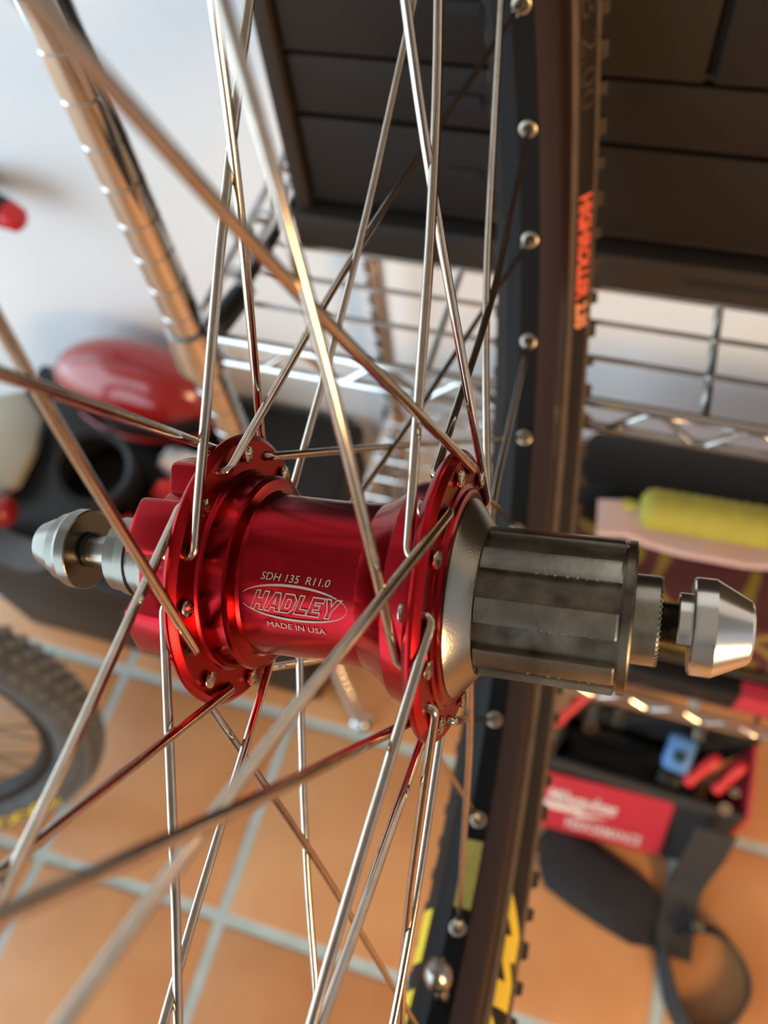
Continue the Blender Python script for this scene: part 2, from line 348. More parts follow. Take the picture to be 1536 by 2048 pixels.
# tapered oval
mb = MB(); N = 120; cx, cv, ax_, av = -33.1, 179.6, 13.0, 12.3
for i in range(N+1):
    t = 2*math.pi*i/N; th = 0.16 + 0.42*abs(math.sin(t))**1.3
    if 0.10 < t/(2*math.pi) < 0.115 or 0: pass
    for s_ in (0, 1):
        a_ = ax_ - s_*th*0.5; b_ = av - s_*arc(th)
        mb.v.append(wrap(cx + a_*math.cos(t), cv - b_*math.sin(t), 0.06))
for i in range(N):
    tt = i/N
    if 0.075 < tt < 0.10 or 0.528 < tt < 0.55: continue
    mb.f.append([2*i, 2*i+1, 2*i+3, 2*i+2])
mb.build('oval_border', M_['etch'], shell, None, recalc=False)
LET = {
 'H': [[(0,0),(.9,0),(.9,.9),(1.9,.9),(1.9,0),(2.9,0),(2.9,3),(1.9,3),(1.9,1.9),(.9,1.9),(.9,3),(0,3)]],
 'A': [[(0,0),(1.0,0),(1.2,.6),(2.1,.6),(2.3,0),(3.3,0),(2.3,3),(1.0,3)], [(1.4,1.3),(1.9,1.3),(1.65,2.1)]],
 'D': [[(0,0),(2.0,0),(2.9,.8),(2.9,2.2),(2.0,3),(0,3)], [(.9,.8),(1.7,.8),(1.9,1.1),(1.9,1.9),(1.7,2.2),(.9,2.2)]],
 'L': [[(0,0),(2.6,0),(2.6,.9),(1.0,.9),(1.0,3),(0,3)]],
 'E': [[(0,0),(2.7,0),(2.7,.75),(.95,.75),(.95,1.15),(2.2,1.15),(2.2,1.85),(.95,1.85),(.95,2.25),(2.7,2.25),(2.7,3),(0,3)]],
 'Y': [[(1.1,0),(2.1,0),(2.1,1.2),(3.3,3),(2.2,3),(1.6,2.0),(1.0,3),(0,3),(1.1,1.2)]]}
adv = {'H': 3.3, 'A': 3.4, 'D': 3.3, 'L': 2.9, 'E': 3.0, 'Y': 3.2}
X0, X1 = -43.6, -23.2; tot = sum(adv[c] for c in 'HADLEY'); sx = (X1-X0)/tot; mb = MB(); px = 0
def stroke(poly, wdt, mp):
    n = len(poly); P_ = [Vector(p) for p in poly]; base = len(mb.v)
    for i in range(n):
        a, b_, c = P_[i-1], P_[i], P_[(i+1) % n]
        d1 = (b_-a).normalized(); d2 = (c-b_).normalized(); n1 = Vector((-d1.y, d1.x)); n2 = Vector((-d2.y, d2.x)); mt = (n1+n2); mt = mt/max(mt.length_squared, 0.3)*2
        for s_ in (-0.5, 0.5):
            q = b_ + mt*wdt*s_; mb.v.append(mp(q.x, q.y))
    for i in range(n):
        j = (i+1) % n; mb.f.append([base+2*i, base+2*j, base+2*j+1, base+2*i+1])
for ch in 'HADLEY':
    for poly in LET[ch]:
        mp = lambda x, y, px=px: wrap(X0 + (px+x)*sx + y*0.60, 186.4 - y/3*13.0 , 0.07)
        stroke(poly, 0.20, mp)
    px += adv[ch]
mb.build('lettering', M_['etch'], shell, None, recalc=False)

# ---- spokes
def nip(kidx_ang): return kidx_ang
def make_spoke(side, k):
    """side 0 = disc side, 1 = freehub side; k = hole number"""
    if side == 0:
        th = PHL + k*math.radians(22.5); xf0, xf1 = W_L-3.6, W_L; odd = k % 2 == 1
        out = 1 if odd else -1                     # side of the flange on which the spoke runs
        ra = th - math.radians(67.5) if odd else th + math.radians(67.5)
    else:
        th = PHR + k*math.radians(22.5); xf0, xf1 = -3.8, 0.0; odd = k % 2 == 1
        out = 1 if odd else -1
        ra = th + math.radians(67.5) if odd else th - math.radians(67.5)
    # snap to the nearest rim hole
    q = round((PHN - ra)/math.radians(11.25)); ra = PHN - q*math.radians(11.25)
    H = Vector((0, RH*math.cos(th), RH*math.sin(th)))
    E = Vector((RX, RN*math.cos(ra), RN*math.sin(ra)))
    xin, xout = (xf0, xf1) if out > 0 else (xf1, xf0)   # head side, exit side
    P0 = H + Vector((xin - out*0.9, 0, 0)); P1 = H + Vector((xout - out*0.3, 0, 0)); P2 = H + Vector((xout + out*1.45, 0, 0))
    d = (E - P2).normalized(); pts = [P0, P1 + Vector((out*0.2, 0, 0))]
    for i in range(1, 7):
        t = i/7; pts.append((P2 - Vector((out*1.6, 0, 0)))*(1-t)**2 + P2*2*t*(1-t) + (P2 + d*2.2)*t*t)
    S_ = P2 + d*2.4; L = (E - S_).length
    # slight bow where the spoke is laced over its partner
    bow = Vector((-out*3.3, 0, 0))
    for i in range(0, 25):
        t = i/24; tc = 0.326; b_ = t/tc if t < tc else (1-t)/(1-tc); b_ -= 0.12*math.exp(-((t-tc)/0.045)**2); pts.append(S_.lerp(E, t) + bow*b_)
    rad = [1.12]*len(pts)
    mb = MB().tube([p*mm for p in pts], [r*mm for r in rad], 14)
    hx = P0; m_h = Matrix.Translation(hx*mm) @ SM
    prh = [(0.9*out, 1.1), (0.35*out, 2.0), (-0.1*out, 2.15), (-0.5*out, 2.0), (-0.75*out, 1.2), (-0.8*out, 0)]
    mb.lathe(prh, 24, m_h)
    sp = mb.build('spoke', M_['steel'], wheel, 40)
    # head stamp: a small raised bar
    if out < 0 or side == 0:
        c = Vector((xin - out*1.72, H.y, H.z)); bb = MB()
        for a, b_, cc, dd in ((-0.9, -0.15, 0.9, 0.15), (-0.9, 0.65, 0.2, 0.9), (-0.1, -0.9, 0.9, -0.65)):
            bb.box(tuple((c + Vector((-0.06, a, b_)))*mm), tuple((c + Vector((0.06, cc, dd)))*mm))
        bb.build('head_stamp', M_['brass'], sp, None)
    # nipple and its eyelet
    u = -E.normalized(); dd = (S_ - E).normalized()
    n1 = MB().tube([(E - dd*4)*mm, (E + dd*0.5)*mm, (E + dd*9)*mm, (E + dd*10)*mm], [2.2*mm, 2.0*mm, 1.9*mm, 1.3*mm], 12)
    n1.build('nipple', M_['brass'], sp, 40)
    # slot cut the elbow lies in
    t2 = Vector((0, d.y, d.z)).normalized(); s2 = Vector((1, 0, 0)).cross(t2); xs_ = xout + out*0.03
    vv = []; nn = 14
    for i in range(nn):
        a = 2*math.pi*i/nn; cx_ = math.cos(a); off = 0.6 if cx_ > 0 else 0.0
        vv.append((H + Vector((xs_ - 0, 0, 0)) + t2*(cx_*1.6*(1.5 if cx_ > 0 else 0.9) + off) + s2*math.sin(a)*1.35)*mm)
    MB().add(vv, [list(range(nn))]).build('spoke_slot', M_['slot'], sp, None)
    return ra
for k in range(16): make_spoke(0, k)
for k in range(16): make_spoke(1, k)

# ---- rim (profile in x, r; lathe around the x axis)
def ring(prof, n=256): return MB().lathe([(x + RX, r) for x, r in prof], n, SM, close=True)
rim = ring([(-4.6, 259.2), (4.6, 259.2), (5.2, 259.6), (12.5, 266.5), (14.2, 269.5), (15.0, 272), (15.2, 283.5), (14.0, 284.4), (12.6, 283.5), (12.4, 275), (0, 270), (-12.4, 275), (-12.6, 283.5), (-14.0, 284.4), (-15.2, 283.5), (-15.0, 272), (-14.2, 269.5), (-12.5, 266.5), (-5.2, 259.6)], 320).build('rim', M_['rim'], wheel, 30, 'black double-wall rim')
MB().lathe([(RX+5.0, 259.3), (RX+12.7, 266.4), (RX+14.4, 269.4), (RX+15.25, 272), (RX+15.45, 283.2), (RX+15.3, 283.2), (RX+15.0, 272), (RX+14.0, 269.6), (RX+12.4, 266.9), (RX+4.8, 259.9)], 320, SM, close=True).build('rim_side_wall', M_['rimwall'], rim, 40, 'black anodised side wall with a brown reflection put into its colour')
for q in range(32):
    a = PHN - q*math.radians(11.25); c = Vector((RX, 259.1*math.cos(a), 259.1*math.sin(a))); u = Vector((0, math.cos(a), math.sin(a)))
    rot = u.to_track_quat('X', 'Z').to_matrix().to_4x4()
    MB().lathe([(0.2, 4.1), (-0.5, 4.0), (-0.9, 3.4), (-0.9, 2.6), (-0.3, 2.3), (0.4, 2.3)], 20, Matrix.Translation(c*mm) @ rot @ SM).build('eyelet', M_['brass'], rim, 40)
# decal on the inner face, between nipples 8 and 9
def patch(a0, a1, x0, x1, R, n=16):
    v = []; f = []
    for i in range(n+1):
        a = a0 + (a1-a0)*i/n
        for x in (x0, x1): v.append(Vector((x, R*math.cos(a), R*math.sin(a)))*mm)
    for i in range(n): f.append([2*i, 2*i+1, 2*i+3, 2*i+2])
    return MB().add(v, f)
patch(math.radians(-46.3), math.radians(-53.3), RX-4.2, RX+4.2, 259.0).build('rim_decal', M_['yellow_d'], rim, None, 'yellow decal between two spoke nipples', recalc=False)
# ---- valve
av_ = math.radians(-62.0); uv = Vector((0, math.cos(av_), math.sin(av_)))
ve = (uv*259 + Vector((RX, 0, 0))); vt = uv*-1
vs = MB().tube([(ve + vt*s_)*mm for s_ in (-2, 0, 14, 14.5, 22)], [3.2*mm, 3.2*mm, 3.0*mm, 2.6*mm, 2.6*mm], 20).build('valve_stem', M_['bsteel'], wheel, 40, 'metal tyre valve stem')
MB().lathe([(0, 0), (0, 4.6), (1, 5.8), (6, 6.2), (10, 5.6), (12.6, 3.4), (13, 0)], 28, Matrix.Translation((ve + vt*20)*mm) @ vt.to_track_quat('X', 'Z').to_matrix().to_4x4() @ SM).build('valve_cap', M_['bsteel'], vs, 40, 'rounded metal valve cap')
# ---- tyre
def tyre_prof():
    # bead -> sidewall -> tread -> sidewall -> bead, relative x, r
    half = [(13.0, 276), (15.6, 279.5), (16.4, 284.0), (16.0, 285.4), (17.2, 287), (21.0, 292), (24.0, 298), (25.4, 304), (25.4, 310), (23.6, 316.5), (19.5, 322), (13, 325.4), (6, 327)]
    return half + [(0, 327.4)] + [(-x, r) for x, r in half[::-1]]
tyre = MB().lathe([(x + RX, r) for x, r in tyre_prof()], 320, SM).build('tyre', M_['rubber'], wheel, 40, 'black knobbly tyre')
MB().lathe([(RX+16.2, 284.2), (RX+17.3, 284.9), (RX+18.5, 286.6), (RX+18.9, 288.2), (RX+18.0, 288.0), (RX+16.6, 286.4)], 320, SM, close=True).build('bead_highlight', M_['tan'], tyre, 40, 'tyre bead beside the rim with a highlight put into its brown colour')  # highlight along the bead, painted as a lighter ring
MB().lathe([(RX+25.0, 301.8), (RX+25.9, 303.2), (RX+26.3, 306), (RX+26.0, 311), (RX+24.9, 313)], 320, SM).build('sunlit_shoulder_strip', M_['tan'], tyre, 40, 'dusty brown shoulder of the tyre with sunlit tone in its colour')  # dusty tread shoulder, its sunlit brightness painted in
kb = MB().box((-3.2, -4.2, -3.6), (3.2, 4.2, 3.6)); kme = None
def knob_at(a, xr, r, tilt, sc=(1, 1, 1)):
    u = Vector((0, math.cos(a), math.sin(a))); t = Vector((0, -math.sin(a), math.cos(a))); X = Vector((1, 0, 0))
    nn = (u*math.cos(tilt) + X*math.sin(tilt)).normalized(); s2 = t.cross(nn).normalized()
    R_ = Matrix((s2, t, nn)).transposed().to_4x4(); R_.translation = Vector((xr + RX, r*math.cos(a), r*math.sin(a)))*mm
    return R_ @ Matrix.Diagonal((*sc, 1))
kmb = MB(); kmb.add([(-3*mm, -4.6*mm, -1*mm), (3*mm, -4.6*mm, -1*mm), (3*mm, 4.6*mm, -1*mm), (-3*mm, 4.6*mm, -1*mm), (-2.4*mm, -3.8*mm, 4*mm), (2.4*mm, -3.8*mm, 4*mm), (2.4*mm, 3.8*mm, 4*mm), (-2.4*mm, 3.8*mm, 4*mm)], [(3,2,1,0),(4,5,6,7),(0,1,5,4),(1,2,6,5),(2,3,7,6),(3,0,4,7)])
kme = mesh(kmb.v, kmb.f); kme.materials.append(M_['knob'])
for i in range(112):     # outer shoulder knobs on the side towards the freehub
    a = 2*math.pi*(i+0.5)/112; o = link('tread_knob', kme, None, tyre); o.matrix_local = knob_at(a, 24.0, 315.5, math.radians(62), (1, 1 if i % 2 else 0.72, 1.1))
for i in range(112):
    a = 2*math.pi*i/112; o = link('tread_knob', kme, None, tyre); o.matrix_local = knob_at(a, -24.0, 315.5, math.radians(-62), (1, 0.8, 1))
st = MB()
for row, (xr, r, tl) in enumerate(((16.5, 323.5, 30), (6.5, 326.6, 8), (-6.5, 326.6, -8), (-16.5, 323.5, -30))):
    for i in range(90):
        K = knob_at(2*math.pi*(i+0.5*(row % 2))/90, xr, r, math.radians(tl)); st.add([K @ q for q in kmb.v], kmb.f)
o = st.build('tread', M_['knob'], tyre, None, recalc=False); o['kind'] = 'stuff'
# printing on the sidewall facing the camera: map (a = angle, s = 0..1 up the sidewall)
SPRF = [(17.2, 287), (21.0, 292), (24.0, 298), (25.4, 304)]
def side(a, s, lift=0.25, sgn=1):
    t = 0.05 + s*2.2; i = min(max(int(t), 0), 2); k = t - i
    (x0, r0_), (x1, r1_) = SPRF[i], SPRF[i+1]; x = x0+(x1-x0)*k; r = r0_+(r1_-r0_)*k; l = math.hypot(x1-x0, r1_-r0_)
    x += (r1_-r0_)/l*(lift+0.25); r -= (x1-x0)/l*(lift+0.25)
    return Vector((RX + sgn*x, r*math.cos(a), r*math.sin(a)))*mm
def side_text(body, a0, a1, s0, s1, m, shear=0.0, flip=False, offset=0.0):
    """runs along decreasing angle from a0 to a1; letters' tops towards the tread"""
    def fn(u, v, w_):
        if flip: return side(a1 + (a0-a1)*u, s1 + (s0-s1)*v)
        return side(a0 + (a1-a0)*u, s0 + (s1-s0)*v)
    return link('lettering', fit_text(body, 0, 1, 1.0, fn, shear=shear, offset=offset), m, tyre)
D = math.radians
side_text('HIGHROLLER', D(25.6), D(15.2), 0.22, 1.0, M_['orange'], offset=0.055)
side_text('2.35', D(14.9), D(12.2), 0.24, 1.0, M_['salmon'], offset=0.06)
side_text('XMB 2.00', D(49), D(33.5), 0.2, 0.95, M_['knob'])
# large yellow initial, zig-zag M
def poly_side(pts, m, name='lettering'):
    v = [side(D(a), s, 0.35) for a, s in pts]
    return v
A0, A1 = -50.6, -61.0
mpts = [(0.0, 0.42), (0.42, 1.0), (0.60, 0.98), (0.56, 0.80), (0.78, 1.0), (1.0, 1.0), (1.0, 0.55), (0.92, 0.15), (0.70, 0.15), (0.76, 0.55), (0.52, 0.18), (0.36, 0.18), (0.38, 0.45), (0.22, 0.16), (0.08, 0.14)]
def strip(name, cl, wd, m):
    """thick stroke on the sidewall through (angle, s) points"""
    mb = MB(); n = len(cl)
    for i in range(n-1):
        (a, s), (b, t) = cl[i], cl[i+1]
        k = 6
        for j in range(k):
            q = []
            for tt in (j/k, (j+1)/k):
                aa = a+(b-a)*tt; ss = s+(t-s)*tt
                q.append((aa-wd/2, ss)); q.append((aa+wd/2, ss))
            base = len(mb.v); mb.v += [side(D(x), y, 0.35) for x, y in (q[0], q[1], q[3], q[2])]; mb.f.append([base, base+1, base+2, base+3])
    return mb.build(name, m, tyre, None, 'large yellow letter M', recalc=False)
strip('lettering', [(-50.4, 0.12), (-53.9, 0.98), (-54.4, 0.18), (-58.2, 0.98), (-58.4, 0.08)], 2.3, M_['yellow'])
strip('lettering', [(-53.9, 0.98), (-55.0, 0.92)], 2.0, M_['yellow'])
side_text('AXXIS', D(-60.3), D(-78), 0.12, 0.98, M_['yellow'], offset=0.03)
# yellow patches of the far sidewall
for a0_, a1_ in ((-52.5, -57.5), (-60, -64)):
    v = []; f = []; nn = 10
    for i in range(nn+1):
        a = D(a0_ + (a1_-a0_)*i/nn)
        for s_ in (0.15, 0.95): v.append(side(a, s_, 0.3, -1))
    for i in range(nn): f.append([2*i, 2*i+1, 2*i+3, 2*i+2])
    MB().add(v, f).build('side_print', M_['yellow'], tyre, None, 'yellow print on the far sidewall', recalc=False)

# ================================================================ WIRE SHELVING UNIT
SX0, SX1, SY0, SY1 = -0.277, 0.93, 0.318, 0.650
unit = empty('wire_shelving_unit', (0, 0, 0)); tag(unit, 'chrome wire shelving unit with grooved round posts against the white wall', 'shelving')
post_prof = [(0.0, 0.0), (0.0, 0.016), (0.004, 0.018), (0.012, 0.018), (0.016, 0.010), (0.022, 0.0127)]
z = 0.03
while z < 1.85:
    post_prof += [(z, 0.0125), (z+0.0008, 0.0117), (z+0.0016, 0.0117), (z+0.0024, 0.0125)]; z += 0.0254
post_prof += [(1.86, 0.0125), (1.862, 0.0)]
pm = MB().lathe(post_prof, 32, None, 'z'); pme = mesh(pm.v, pm.f); pme.materials.append(M_['chrome']); shade(pme, 40)
bm = bmesh.new(); bm.from_mesh(pme); bmesh.ops.recalc_face_normals(bm, faces=bm.faces); bm.to_mesh(pme); bm.free()
for x, y in ((SX0, SY0), (SX0, SY1), (SX1, SY0), (SX1, SY1)):
    o = link('post', pme, None, unit); o.location = (x, y, 0)
    if (x, y) == (SX0, SY0): o['label'] = 'tall grooved chrome post at the left front corner'
def shelf(zt, z0y=SY0):
    fr = MB(); R = 0.0032; zb = zt-0.024; e = 0.012
    cs = [(SX0+e, SY0, 1, 0), ]
    for zz in (zt, zb):
        fr.tube([(SX0+e, SY0, zz), (SX1-e, SY0, zz)], R, 8); fr.tube([(SX0+e, SY1, zz), (SX1-e, SY1, zz)], R, 8)
        fr.tube([(SX0, SY0+e, zz), (SX0, SY1-e, zz)], R, 8); fr.tube([(SX1, SY0+e, zz), (SX1, SY1-e, zz)], R, 8)
    s = fr.build('shelf', M_['chrome'], unit, 40)
    for (a, b_) in (((SX0, SY0), (SX1, SY0)), ((SX0, SY1), (SX1, SY1)), ((SX0, SY0), (SX0, SY1)), ((SX1, SY0), (SX1, SY1))):
        A, B = Vector((*a, 0)), Vector((*b_, 0)); d = (B-A).normalized(); L = (B-A).length; x = 0.025; up = False; pts = []
        x = (0.003 - SX0) % 0.0582 + 0.0 if d.x > 0.5 else 0.025
        while x < L-0.02:
            zz = zb+0.002 if not up else zt-0.003
            pts += [A + d*(x-0.005) + Vector((0, 0, zz)), A + d*(x+0.005) + Vector((0, 0, zz))]; up = not up; x += 0.0291
        MB().tube(pts, 0.0026, 6).build('truss_wire', M_['chrome'], s, 60)
    y = SY0 + 0.033
    while y < SY1-0.01:
        MB().tube([(SX0, y, zt+0.001), (SX1, y, zt+0.001)], 0.0017, 6).build('deck_wire', M_['chrome'], s, 40); y += 0.0295
    x = SX0 + 0.166
    while x < SX1-0.05:
        MB().tube([(x, SY0, zt-0.0035), (x, SY1, zt-0.0035)], 0.0030, 6).build('cross_rod', M_['chrome'], s, 40); x += 0.171
    for x_, y_ in ((SX0, SY0), (SX0, SY1), (SX1, SY0), (SX1, SY1)):
        MB().lathe([(zb-0.006, 0.0128), (zb-0.006, 0.0185), (zb+0.0, 0.019), (zt+0.006, 0.0155), (zt+0.006, 0.0128)], 28, Matrix.Translation((x_, y_, 0)), 'z').build('corner_sleeve', M_['chrome'], s, 40)
    return s
shelf(0.973); shelf(0.465)

# ---- dark cabinet on the upper shelf
cab = empty('drawer_cabinet', (-0.228, 0.415, 0.9755)); tag(cab, 'large dark brown cabinet with recessed board fronts on the upper wire shelf', 'cabinet')
def lb(m_b, a, b, bev=0.0): return m_b.box(a, b, bev)
CW, CD, CH = 0.70, 0.21, 0.42
lb(MB(), (0, 0.012, 0.006), (CW, CD, CH)).build('body', M_['dark2'], cab, None)
lb(MB(), (0, 0, 0.030), (0.0105, 0.012, CH), 0.001).build('stile', M_['dark2'], cab, 30)
lb(MB(), (-0.002, -0.006, 0.0), (CW, 0.012, 0.028), 0.002).build('plinth', M_['dark2'], cab, 30)
zs_ = [0.0355, 0.0975, 0.1365, 0.20, 0.27, 0.34, 0.41]
for i in range(len(zs_)-1):
    lo, hi = zs_[i]+0.0012, zs_[i+1]-0.0012
    cuts = [0.0135, 0.69] if i < 2 else [0.0135, 0.244, 0.249, 0.69]
    for a, b_ in zip(cuts[::2], cuts[1::2]):
        o = lb(MB(), (a, 0.004+0.0008*(i % 2), lo), (b_, 0.0125, hi), 0.0012).build('drawer_front', M_['dark'], cab, 30)
        if i < 3 and a < 0.1:
            cx_, cz = 0.118, (lo+hi)/2 + (0.0 if i else 0.002)
            lb(MB(), (cx_-0.009, 0.0030, cz-0.0035), (cx_+0.011, 0.0042+0.0008*(i%2), cz+0.0035)).build('finger_slot', M_['slot'], o, None)
lb(MB(), (0.262, -0.0065, 0.012), (0.34, -0.0058, 0.018)).build('vent_slot', M_['slot'], cab, None)
# rod with rubber end
rod = empty('black_rod', (-0.250, 0.338, 0.9845)); tag(rod, 'thin black rod with thick rubber end on the left edge of the upper shelf', 'rod')
MB().tube([(0, 0, 0), (0.008, 0.12, 0.0), (0.016, 0.26, 0)], 0.0042, 12).build('shaft', M_['black'], rod, 40)
MB().tube([(-0.004, -0.022, 0), (-0.003, -0.018, 0), (0.002, 0.008, 0), (0.003, 0.011, 0)], [0.0072, 0.0085, 0.0085, 0.0062], 20).build('rubber_end', M_['black'], rod, 40)
MB().tube([(0.0028, 0.0115, 0), (0.004, 0.017, 0)], [0.0075, 0.0068], 20).build('collar', M_['bsteel'], rod, 40)

# ---- lower shelf things
def blob_box(name, a, b, bev, m, parent=None, wob=0.004, seed=0, cuts=6):
    bm = bmesh.new(); bmesh.ops.create_cube(bm, size=1); bmesh.ops.subdivide_edges(bm, edges=list(bm.edges), cuts=cuts, use_grid_fill=True)
    rnd = random.Random(seed); c = [(a[i]+b[i])/2 for i in range(3)]; h = [(b[i]-a[i])/2 for i in range(3)]
    ph = [rnd.uniform(0, 6) for _ in range(6)]
    for v in bm.verts:
        p = v.co*2; q = Vector([math.copysign(abs(p[i])**0.85, p[i]) for i in range(3)])
        n = math.sqrt(p.x**2 + p.y**2 + p.z**2); r_ = 1 - bev*max(0, n-1.15)
        s = math.sin(p.x*4+ph[0])*math.sin(p.y*5+ph[1]) + 0.6*math.sin(p.z*6+p.x*7+ph[2])
        s = min(s, 0.0) if True else s
        v.co = Vector([c[i] + q[i]*h[i]*r_ + q[i]*wob*s*0.5 for i in range(3)])
    bmesh.ops.recalc_face_normals(bm, faces=bm.faces)
    me = bpy.data.meshes.new('mesh'); bm.to_mesh(me); bm.free()
    return link(name, me, m, parent, 60)
ZL = 0.4685
bk = blob_box('black_case', (-0.02, 0.488, ZL), (0.62, 0.565, 0.615), 0.12, M_['black'], seed=2, wob=0.001); tag(bk, 'long black case at the back of the lower wire shelf behind the patterned bag', 'case')
pb = blob_box('fabric_bag', (-0.045, 0.368, ZL), (0.50, 0.466, 0.60), 0.2, M_['pattern'], seed=5, wob=0.01, cuts=10); tag(pb, 'maroon fabric bag with scattered mustard pattern on the lower shelf', 'bag')
# folded pale cloth over the bag, roll on top
pk = MB()
for i in range(1): pass
pkp = [(0.02+0.03*i, 0.452+0.004*math.sin(i*1.3), 0.609+0.004*math.sin(i*2.1)) for i in range(16)]
o = MB().ribbon(pkp, 0.020, 0.010, (0, 1, 0)).build('folded_cloth', M_['pinkwhite'], None, 60); tag(o, 'pale pink folded cloth between the maroon bag and the yellow-green roll', 'cloth')
rl = MB()
prf = [(0.0, 0.0), (0.001, 0.012), (0.006, 0.019)] + [(0.010+0.006*i, 0.0205 + 0.0012*(i % 2)) for i in range(72)] + [(0.446, 0.016), (0.45, 0.0)]
o = rl.lathe(prf, 32, Matrix.Translation((0.058, 0.458, 0.637)) @ Matrix.Rotation(D(2), 4, 'Z')).build('ribbed_roll', M_['yg'], None, 50); tag(o, 'yellow-green ribbed roll lying on the pale cloth on the lower shelf', 'roll')
o2 = MB().lathe([(-0.014, 0), (-0.014, 0.006), (-0.001, 0.006), (-0.001, 0.0)], 16, Matrix.Translation((0.056, 0.458, 0.637))).build('roll_end', M_['yg'], None, 40)
o2.parent = o; o2.matrix_parent_inverse = Matrix.Identity(4)
# light bars and a black box with a red label at the front of the lower shelf
o = MB().box((0.105, 0.352, ZL), (0.62, 0.366, 0.512), 0.003).build('aluminium_bar', M_['bsteel'], None, 30); tag(o, 'long pale metal bar behind the flat black case on the lower shelf', 'bar')
lbx = empty('labelled_box', (0.10, 0.322, 0.4415)); 
# ---- tool bag on the floor in front of the unit
bag = empty('tool_bag', (0.03, 0.262, 0.0)); tag(bag, 'open black fabric tool bag with a red front band and white lettering under the shelf', 'bag')
def slab(p, th, name, m, parent, bev=None):
    """quad p (4 corners) thickened"""
    P_ = [Vector(q) for q in p]; n = (P_[1]-P_[0]).cross(P_[3]-P_[0]).normalized()*th
    return MB().add(P_ + [q + n for q in P_], [(3,2,1,0),(4,5,6,7),(0,1,5,4),(1,2,6,5),(2,3,7,6),(3,0,4,7)]).build(name, m, parent, 40)
BW = 0.275
slab([(0.008, -0.022, 0.0), (BW-0.018, -0.016, 0.0), (BW-0.004, 0.028, 0.19), (0.0, 0.036, 0.19)], -0.005, 'front_panel', M_['strap'], bag)
slab([(0.008, 0.118, 0.0), (BW-0.045, 0.118, 0.0), (BW-0.01, 0.122, 0.235), (0.015, 0.118, 0.235)], 0.005, 'back_panel', M_['blackcloth'], bag)
slab([(0.008, -0.022, 0.0), (0.008, 0.118, 0.0), (0.015, 0.118, 0.225), (0.0, 0.036, 0.19)], 0.004, 'side_panel', M_['blackcloth'], bag)
slab([(BW-0.018, -0.016, 0.0), (BW-0.018, 0.118, 0.0), (BW-0.01, 0.122, 0.225), (BW-0.004, 0.028, 0.19)], -0.005, 'side_panel', M_['redlabel'], bag).__setitem__('label', 'red inner side panel')
slab([(0.010, -0.020, 0.004), (BW-0.047, -0.014, 0.004), (BW-0.047, 0.116, 0.004), (0.010, 0.116, 0.004)], 0.004, 'base_panel', M_['blackcloth'], bag)
BL, BR, TR, TL = Vector((0.010, -0.0195, 0.016)), Vector((0.191, -0.0145, 0.016)), Vector((0.179, 0.0325, 0.165)), Vector((-0.002, 0.0275, 0.165))
bn = (BR-BL).cross(TL-BL).normalized()*0.005
band = slab([BL+bn, BR+bn, TR+bn, TL+bn], 0.002, 'label_band', M_['redlabel'], bag); band['label'] = 'red band with white lettering'
def band_pt(u, v, lift=0.0090):
    t = u/0.181; return BL.lerp(BR, t).lerp(TL.lerp(TR, t), v) + bn.normalized()*lift
link('lettering', fit_text('Milwaukee', 0.008, 0.108, 1.0, lambda u, v, w_: band_pt(u, 0.54+v*0.24), shear=0.35, offset=0.02), M_['white'], band)
bolt = [(0.004, 0.52), (0.064, 0.52), (0.056, 0.45), (0.102, 0.48), (0.049, 0.34), (0.056, 0.42), (0.008, 0.41)]
MB().add([band_pt(u, v) for u, v in bolt], [list(range(len(bolt)))]).build('bolt_mark', M_['white'], band, None, recalc=False)
link('lettering', fit_text('PERFORMANCE', 0.04, 0.150, 1.0, lambda u, v, w_: band_pt(u, 0.12+v*0.18), offset=0.01), M_['white'], band)
# tools standing in the bag
def tool(name, label, cat, p0, p1, r, m, n=12, tip=None):
    A, B = Vector(p0), Vector(p1); t = empty(name, A); tag(t, label, cat)
    d = (B-A); L = d.length; pts = [d*s for s in (0, 0.03, 0.12, 0.3, 0.55, 0.8, 0.95, 1.0)]; rr = [0.55*r, 0.9*r, r, 0.82*r, 0.95*r, r, 0.8*r, 0.4*r]
    MB().tube(pts, rr, n).build('handle', m, t, 50)
    sh_ = Vector((0, -0.1, -1)).normalized(); MB().tube([Vector((0, 0, 0.002)), sh_*0.02, sh_*0.045], [0.35*r, 0.3*r, 0.25*r], 8).build('shaft', M_['bsteel'], t, 50)
    return t
tool('screwdriver', 'red-handled screwdriver in the tool bag beside the blue tool', 'tool', (0.210, 0.306, 0.216), (0.244, 0.346, 0.242), 0.0085, M_['redplast'])
tool('screwdriver', 'rightmost red-handled screwdriver in the tool bag', 'tool', (0.248, 0.306, 0.213), (0.276, 0.346, 0.242), 0.0080, M_['redplast'])
tool('pliers', 'dark red tool handle poking out at the far left of the tool bag', 'tool', (0.028, 0.322, 0.275), (0.068, 0.376, 0.300), 0.0070, M_['redplast'])
